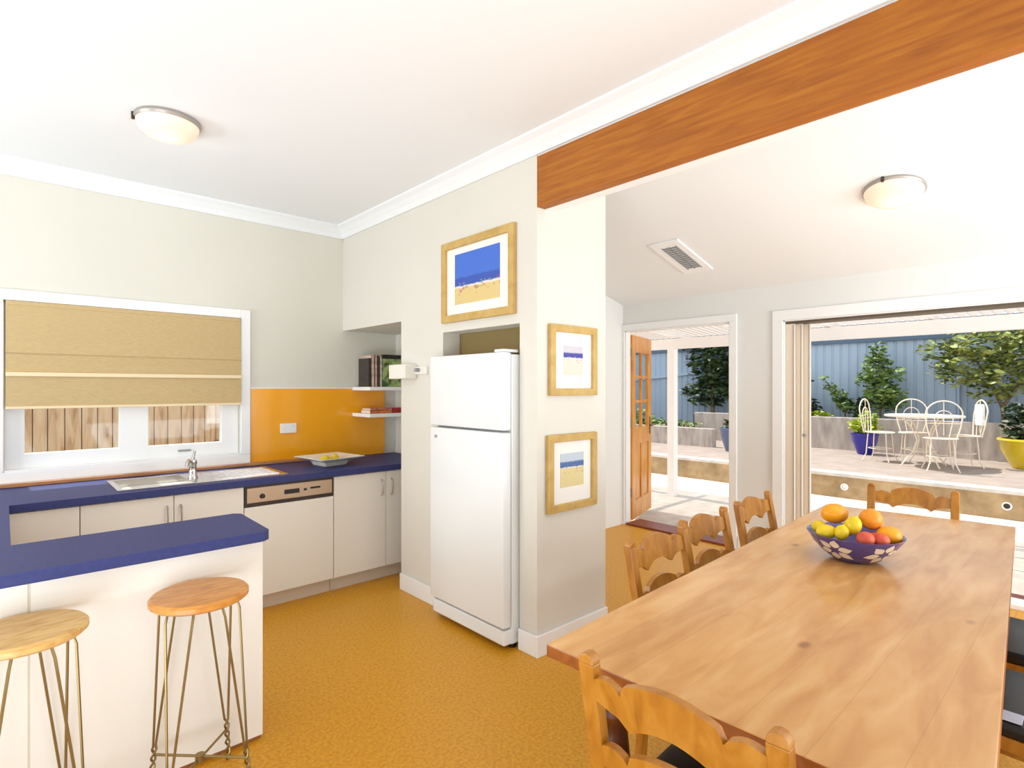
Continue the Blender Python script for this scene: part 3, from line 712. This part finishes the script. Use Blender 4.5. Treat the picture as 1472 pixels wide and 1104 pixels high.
# ---- fruit bowl ------------------------------------------------------------
BX,BY=2.52,.705; BS=1.0
fbw=thing('fruit_bowl','violet glazed bowl with cream petal flowers on the dining table','bowl',(BX,BY,TZ+.0005))
def br(z):
    f=max(0,min(1,z/.105)); return .068+.104*(f**.62)
outer=[(0,0),(.07,0),(.075,.004)]+[(br(.105*k/10),.004+.101*k/10) for k in range(1,11)]
inner=[(br(.105*k/10)-.007,.008+.097*k/10) for k in range(10,0,-1)]+[(.06,.012),(0,.012)]
MB().lathe(outer+inner,(0,0,0),48).build('bowl_body',M_bowl,fbw,True,sharp=60)
def petalmesh(ac,zc,size):
    mb=MB()
    for k in range(6):
        th=k*PI/3+.3; L0,L1=.012*size,.052*size
        n=10; ring=[]
        for j in range(n+1):
            f=j/n; ring.append((L0+(L1-L0)*f, .0135*size*math.sin(PI*f**.8)**1.15))
        def mp(l,wd):
            ds=l*math.cos(th)-wd*math.sin(th); dzv=l*math.sin(th)+wd*math.cos(th)
            z=max(.008,min(.100,zc+dzv*.66)); r=br((z-.004)*.105/.101)+.0012
            a=ac+ds/r; return (r*math.cos(a),r*math.sin(a),z)
        for j in range(n):
            a0=mb.bm.verts.new(mp(ring[j][0],ring[j][1]));a1=mb.bm.verts.new(mp(ring[j+1][0],ring[j+1][1]))
            b1=mb.bm.verts.new(mp(ring[j+1][0],-ring[j+1][1]));b0=mb.bm.verts.new(mp(ring[j][0],-ring[j][1]))
            try: mb.bm.faces.new((a0,a1,b1,b0))
            except Exception: pass
    return mb
base=math.atan2(-BY,-BX)
for k in range(5):
    petalmesh(base-.50+k*PI/2.5,.055,1.35).build('flower_motif',M_petal,fbw)
FG='fruit in the violet bowl'
def dirp(u,d): # u to the right of the bowl centre, d away from camera
    ca=math.atan2(BY,BX); return (BX+d*math.cos(ca)+u*math.sin(ca),BY+d*math.sin(ca)-u*math.cos(ca))
def fr_(nm,lb,m,u,d,z,r,**k):
    x,y=dirp(u*.9,d*.9); return fruit(nm,lb,nm,m,(x,y,TZ+z+(.022 if z>.12 else .004)),r*.95,group=FG,**k)
fr_('mango','large orange-yellow mango on top at the left of the fruit bowl',M_mango,-.078,.03,.148,.043,sz=1.35,rot=(0,PI/2,-.6))
fr_('orange','round orange at the top centre of the fruit bowl',M_orangef,.062,.02,.142,.044)
fr_('mango','yellow-orange mango at the right side of the fruit bowl',M_mango,.128,.0,.106,.040,sz=1.2,rot=(0,PI/2,-.9))
fr_('lemon','lemon at the far left rim of the fruit bowl',M_lemon,-.138,-.015,.112,.028,sz=1.3,rot=(0,PI/2,.9),tip=.15)
fr_('lemon','long lemon lying along the front left rim of the bowl',M_lemon,-.107,-.086,.110,.030,sz=1.45,rot=(0,PI/2,-.55),tip=.12)
fr_('lemon','small upright lemon left of the bowl centre',M_lemon,-.048,-.092,.115,.027,sz=1.2,rot=(.2,.1,0),tip=.15)
fr_('lemon','lemon at the bowl centre next to the orange',M_lemon,-.006,-.055,.122,.032,sz=1.25,rot=(0.3,.1,0),tip=.15)
fr_('peach','blushed peach at the front centre of the bowl rim',M_peach,.040,-.112,.104,.033,sz=.92)
fr_('peach','blushed peach right of the front centre one',M_peach,.096,-.085,.100,.031,sz=.92)
fr_('peach','blushed peach partly behind, below the right mango',M_peach,.074,-.035,.090,.032,sz=.92)

# ================================================================== OUTSIDE
struct('patio',MB().box(5.05,8.1,-4,9.5,-.12,0),M_patio)
pj=MB()
for k in range(5): pj.box(5.9+k*.45,5.906+k*.45,-4,3.2,0,.003)
struct('patio_joint',pj,mat('paving_joint',(150,146,142),.9))
TR=.31
M_terr=mat('terrace_paving',(166,151,141),.85,noise=.1,scale=5)
struct('terrace',MB().box(8.14,11.3,-4,9.5,-.1,TR),M_terr)
struct('terrace_riser',MB().box(8.10,8.14,-4,9.5,-.05,TR-.03),M_stone)
struct('terrace_edging',MB().box(8.085,8.3,-4,9.5,TR-.03,TR+.012,.004),M_patio)
def steplight(y,lb,ml=None):
    t=thing('step_light',lb,'step light',(8.10,y,.15),0,'round step lights in the riser')
    MB().lathe([(.030,0),(.045,0),(.045,.014),(.030,.014)],(0,0,0),24,cap=False).xf(Matrix.Rotation(-PI/2,4,'Y')).build('bezel',M_trim,t,True)
    MB().lathe([(0,0),(.029,0),(.029,.006),(0,.006)],(0,0,0),20).xf(Matrix.Rotation(-PI/2,4,'Y')).build('lens',ml or M_dark,t,True)
steplight(.79,'round white-ringed step light in the sandstone riser at the right')
steplight(2.38,'faint round step light in the sandstone riser seen left of the far chair',M_trim)
# retaining walls, planting bed, fence
struct('retaining_wall',MB().box(11.3,11.45,-4,6.3,-.1,.90,.01),M_conc)
struct('garden_wall',MB().box(9.9,10.05,5.15,9.5,-.1,.66,.01),M_conc)
struct('planting_bed',MB().box(11.45,12.1,-4,6.4,-.1,.84).box(10.05,12.1,6.3,9.5,-.1,.6),M_soil)
struct('ground_beyond',MB().box(5,16,-8,14,-.25,-.12),M_conc)
fn=thing('metal_fence','tall blue corrugated metal fence along the back of the terrace','fence',(12.12,2,0))
fm=MB(); y=-5
tp=[];bt=[]
xs=[]
yy=-6.0;k=0
while yy<8.2:
    xs+= [(yy,0),(yy+.10,0),(yy+.115,.018),(yy+.135,.018)]; yy+=.15
for (ya,xa),(yb,xb) in zip(xs,xs[1:]):
    fm.quad((xa,ya,-.1),(xb,yb,-.1),(xb,yb,2.62),(xa,ya,2.62))
fm.build('fence_sheet',M_fence,fn)
MB().box(-.05,-.005,-6,8.2,2.31,2.66,.004).build('shadow_band',M_fencedk,fn)  # dark rail standing in for the shadow band along the fence top
rl=MB().prism([(3.6,1.86),(6.9,1.58),(6.9,1.65),(3.6,1.93)],lambda u,v,d:(d,u,v),-.05,-.005).build('mid_rail',M_fence,fn)
for y_ in (-3.2,-.2,2.9): MB().box(-.06,-.004,y_-.012,y_+.012,-.1,2.31).build('post',M_fence,fn)
struct('fence_side',MB().box(5.4,12.1,9.3,9.36,-.1,2.4),M_fence)

# pergola
pg=thing('pergola','white painted pergola with post, rafters and corrugated roof over the patio','pergola',(5.8,2,0))
T=Matrix.Translation((-5.8,-2,0))
MB().box(6.56,6.66,-4,6.5,1.965,2.10,.004).xf(T).build('front_beam',M_trim,pg)
MB().box(6.55,6.65,3.95,4.05,0,1.965,.004).xf(T).build('post',M_trim,pg)
MB().box(5.052,5.09,-4,6.5,2.16,2.30,.004).xf(T).build('wall_plate',M_trim,pg)
y_=-3.4
for y_ in (-3.3,-2.4,-1.5,-.6,.3,1.2,2.1,3.0,3.9,4.8,5.7):
    MB().prism([(5.09,2.20),(6.62,2.105),(6.9,2.09),(6.9,2.15),(5.09,2.30)],lambda u,v,d:(u,d,v),y_-.022,y_+.022).xf(T).build('rafter',M_trim,pg)
rm=bpy.data.materials.new('translucent_roofing'); rm.use_nodes=True; nt=rm.node_tree; nt.nodes.remove(nt.nodes['Principled BSDF'])
a1=nt.nodes.new('ShaderNodeBsdfTransparent'); a1.inputs[0].default_value=(.62,.55,.50,1)
a2=nt.nodes.new('ShaderNodeBsdfTranslucent'); a2.inputs[0].default_value=(.5,.42,.36,1)
mx=nt.nodes.new('ShaderNodeMixShader'); mx.inputs[0].default_value=.35
nt.links.new(a1.outputs[0],mx.inputs[1]); nt.links.new(a2.outputs[0],mx.inputs[2]); nt.links.new(mx.outputs[0],nt.nodes['Material Output'].inputs['Surface'])
rf=MB(); ya=-4.0
def zr(x): return 2.315-(x-5.09)*.0845
while ya<6.4:
    for k in range(6):
        f0=k/6;f1=(k+1)/6; z0=.012*math.sin(2*PI*f0); z1=.012*math.sin(2*PI*f1); y0=ya+.09*f0; y1=ya+.09*f1
        rf.quad((5.06,y0,zr(5.06)+z0),(7.0,y0,zr(7.0)+z0),(7.0,y1,zr(7.0)+z1),(5.06,y1,zr(5.06)+z1))
    ya+=.09
rf.xf(T).build('roof_sheet',rm,pg)

# ---- foliage ---------------------------------------------------------------
def leafcloud(blobs,n,size,seed,shell=.5):
    rnd=random.Random(seed); mb=MB(); tot=sum(b[3]*b[4]*b[5] for b in blobs)
    for (cx,cy,cz,rx_,ry_,rz_) in blobs:
        c=int(n*rx_*ry_*rz_/tot)+1
        for _ in range(c):
            v=Vector((rnd.gauss(0,1),rnd.gauss(0,1),rnd.gauss(0,1))).normalized()*(shell+(1-shell)*rnd.random()**.6)*rnd.uniform(.75,1.12)
            p=Vector((cx+v.x*rx_,cy+v.y*ry_,cz+v.z*rz_))
            s=size*rnd.uniform(.6,1.3)
            R=Matrix.Rotation(rnd.uniform(0,2*PI),3,'Z')@Matrix.Rotation(rnd.uniform(-1.1,1.1),3,'X')@Matrix.Rotation(rnd.uniform(-.7,.7),3,'Y')
            pts=[(-s,0,0),(-.3*s,.42*s,.06*s),(.5*s,.34*s,.04*s),(s,0,-.08*s),(.5*s,-.34*s,.04*s),(-.3*s,-.42*s,.06*s)]
            mb.quad(*[tuple(p+R@Vector(q)) for q in pts])
    return mb
def plant(name,label,cat,base,blobs,n,size,m,seed,trunk=None,group=None):
    t=thing(name,label,cat,base,0,group)
    leafcloud(blobs,n,size,seed).build('foliage',m,t)
    if trunk:
        tm=MB()
        for pts,r in trunk: tm.tube(pts,r,8)
        tm.build('trunk',M_trunk,t,True)
    return t
XB=11.75
plant('shrub','bushy upright shrub against the blue fence behind the table setting','shrub',(XB,2.87,.84),
 [(0,0,.50,.2,.28,.35),(0,.05,.95,.18,.24,.32),(0,.04,1.25,.12,.15,.2),(-.02,-.22,.42,.15,.2,.25),(0,.3,.75,.1,.15,.15),(0,-.26,.85,.1,.12,.15)],900,.06,M_lf1,1,[([(0,0,-.02),(0,.01,.6),(0,.03,1.2)],[.02,.014,.008])])
plant('sapling','thin leaning sapling left of the bushy shrub by the blue fence','sapling',(XB,3.45,.84),
 [(0,0,.30,.15,.16,.16),(0,.1,.45,.12,.16,.14),(0,.24,.62,.1,.12,.1),(0,-.15,.22,.1,.15,.12),(0,.36,.78,.06,.08,.05)],330,.05,M_lf1,2,[([(0,-.02,-.02),(0,.02,.3),(0,.2,.55),(0,.36,.78)],[.015,.012,.009,.005])])
plant('shrub','dark shrub at the left edge of the wide opening by the fence','shrub',(XB,4.15,.84),
 [(0,0,.25,.2,.3,.2),(0,.1,.75,.15,.22,.14),(0,-.05,.12,.2,.4,.1),(0,.3,.5,.2,.3,.3)],500,.055,M_lf3,3,[([(0,.05,-.02),(0,.08,.8)],[.015,.008])])
plant('shrub','low dark clump of leaves between the sapling and the bushy shrub','shrub',(XB-.05,3.14,.84),
 [(0,0,.16,.15,.14,.17),(0,.02,.35,.1,.09,.1)],170,.05,M_lf3,4)
plant('tree','broad spreading tree over the upper right of the terrace fence','tree',(XB-.25,1.27,.84),
 [(0,.35,.95,.4,.5,.36),(0,-.1,.75,.4,.45,.30),(-.05,-.5,1.25,.45,.6,.42),(0,.1,1.3,.4,.6,.30),(0,.75,1.25,.25,.35,.2),(0,-1.1,1.2,.5,.5,.45),(-.05,.05,.45,.2,.3,.12)],2600,.062,M_lf5,5,
 [([(0,-.12,-.02),(0,-.1,.3),(0,.05,.7),(0,.25,1.1)],[.035,.03,.024,.012]),([(0,-.1,.3),(0,-.35,.8),(0,-.6,1.3)],[.028,.02,.01])])
plant('tree','dark leafy tree seen through the side doorway beside the blue fence','tree',(11.74,6.1,.84),
 [(0,0,1.2,.22,.65,.5),(0,.1,.5,.22,.7,.32),(0,-.3,.9,.22,.5,.4),(0,.3,1.62,.22,.8,.15)],1900,.075,M_lf3,6,[([(0,0,-.02),(0,0,1.2)],[.05,.03])])
plant('shrub','low ferny plants on the garden wall beyond the pergola post','plant',(10.3,6.4,.6),
 [(0,0,.08,.2,.8,.12),(0,.6,.2,.15,.3,.2)],420,.05,M_lf1,8)
plant('shrub','low plants along the retaining wall right of the tree','plant',(11.6,.7,.84),
 [(0,0,.08,.12,.5,.12),(0,-.5,.2,.15,.3,.25)],260,.05,M_lf3,9)
plant('shrub','pale yellow-green ground plants at the left end of the retaining wall','plant',(11.6,3.95,.84),
 [(0,0,.06,.12,.4,.10)],200,.045,M_lf4,10)
def pot(label,loc,r,h,m,lb2,lm,blobs,n,size,seed):
    t=thing('plant_pot',label,'plant pot',loc)
    MB().lathe([(0,0),(r*.55,0),(r*.62,h*.1),(r*.93,h*.6),(r*1.0,h*.88),(r*1.06,h*.94),(r*1.04,h),(r*.92,h),(r*.86,h*.85),(0,h*.8)],(0,0,0),32).build('pot_body',m,t,True)
    MB().lathe([(0,h*.805),(r*.87,h*.86),(0,h*.87)],(0,0,0),20).build('soil',M_soil,t)
    p=plant('potted_plant',lb2,'plant',(loc[0],loc[1],loc[2]+h*.87),blobs,n,size,lm,seed,[([(0,0,-.01),(0,0,.12)],[.01,.008])])
    return t
pot('cobalt blue glazed plant pot left of the garden chairs',(10.85,2.88,TR),.20,.36,M_potb,'lime green bushy plant in the blue pot',M_lf4,[(0,0,.17,.22,.24,.14),(0,-.05,.30,.14,.16,.12)],420,.045,11)
pot('large yellow glazed plant pot at the right edge of the terrace',(10.6,.80,TR),.33,.42,M_poty,'dark spiky plant in the yellow pot',M_lf3,[(0,0,.2,.3,.32,.28),(0,.1,.42,.15,.2,.18)],520,.055,12)
pot('slate blue plant pot standing by the garden wall, seen through the side doorway',(9.6,4.62,TR),.2,.42,M_potg,'dark plant in the slate blue pot',M_lf3,[(0,0,.1,.18,.18,.12)],120,.04,13)

# ---- garden furniture ---------------------------------------------------------
gt=thing('garden_table','round white garden table between four iron chairs on the terrace','table',(9.8,1.86,TR))
MB().lathe([(0,.715),(.47,.715),(.475,.722),(.475,.738),(.468,.742),(0,.742)],(0,0,0),48).build('tabletop',M_iron,gt,True)
for k in range(4):
    a=k*PI/2+PI/4; c_,s_=math.cos(a),math.sin(a)
    MB().tube([(c_*r_,s_*r_,z) for r_,z in ((.30,.714),(.16,.55),(.09,.38),(.14,.22),(.28,.06),(.32,.006))],.010,8).build('leg',M_iron,gt,True)
MB().tube([(.15*math.cos(k*PI/10),.15*math.sin(k*PI/10),.22) for k in range(20)],.007,6,closed=True).build('leg_ring',M_iron,gt,True)
def garden_chair(label,loc,rz):
    t=thing('garden_chair',label,'garden chair',loc,rz,'cream iron garden chairs')
    seat=MB(); seat.lathe([(0,.44),(.19,.44),(.2,.448),(.19,.456),(0,.456)],(0,0,0),32); seat.build('seat',M_iron,t,True)
    for q,(sx,sy) in enumerate(((1,1),(1,-1),(-1,-1),(-1,1))):
        MB().tube([(sx*.12,sy*.12,.44),(sx*.13,sy*.13,.3),(sx*.14,sy*.14,.12),(sx*.18,sy*.18,.006)],.008,8).build('leg',M_iron,t,True)
    # hoop back at -x
    hp=MB(); pts=[(-.17,-.14,.44),(-.19,-.18,.6),(-.205,-.2,.75)]
    for k in range(1,16):
        a=PI-PI*k/16; pts.append((-.215,.2*math.cos(a),.77+.19*math.sin(a)))
    pts+=[(-.205,.2,.75),(-.19,.18,.6),(-.17,.14,.44)]
    hp.tube(pts,.009,8); hp.build('back_hoop',M_iron,t,True)
    sc=MB()
    pts=[]
    for k in range(0,17):
        a=PI-PI*k/16; pts.append((-.205,.10*math.cos(a),.72+.11*math.sin(a)))
    sc.tube([(-.18,-.06,.455)]+pts+[(-.18,.06,.455)],.006,6)
    sc.tube([(-.20,-.18,.66),(-.20,.18,.66)],.005,6).tube([(-.2,0,.5),(-.205,0,.95)],.005,6)
    sc.build('back_scroll',M_iron,t,True)
    MB().tube([(.15*math.cos(k*PI/10),.15*math.sin(k*PI/10),.2) for k in range(20)],.006,6,closed=True).build('leg_ring',M_iron,t,True)
    return t
gc=garden_chair('cream iron garden chair nearest the patio, its hoop back toward the house',(9.42,1.60,TR),math.radians(20))
GG='cream iron garden chairs'
dup(gc,(10.22,2.06,TR),math.radians(200),'cream iron garden chair behind the round table, second hoop back from the left',GG)
dup(gc,(10.0,2.45,TR),math.radians(-95),'leftmost cream iron garden chair beside the blue pot, seen side-on',GG)
dup(gc,(10.12,1.46,TR),math.radians(118),'rightmost cream iron garden chair with a white cloth on its back',GG)
tw=MB().box(-.10,.10,-.02,.02,0,.30,.012).build('white_cloth',mat('white_towel',(244,242,238),.9)); tw.location=(10.215,1.285,TR+.60); tw.rotation_euler=(0,0,math.radians(30))
tag(tw,'white cloth hanging on the back of the rightmost garden chair','cloth')
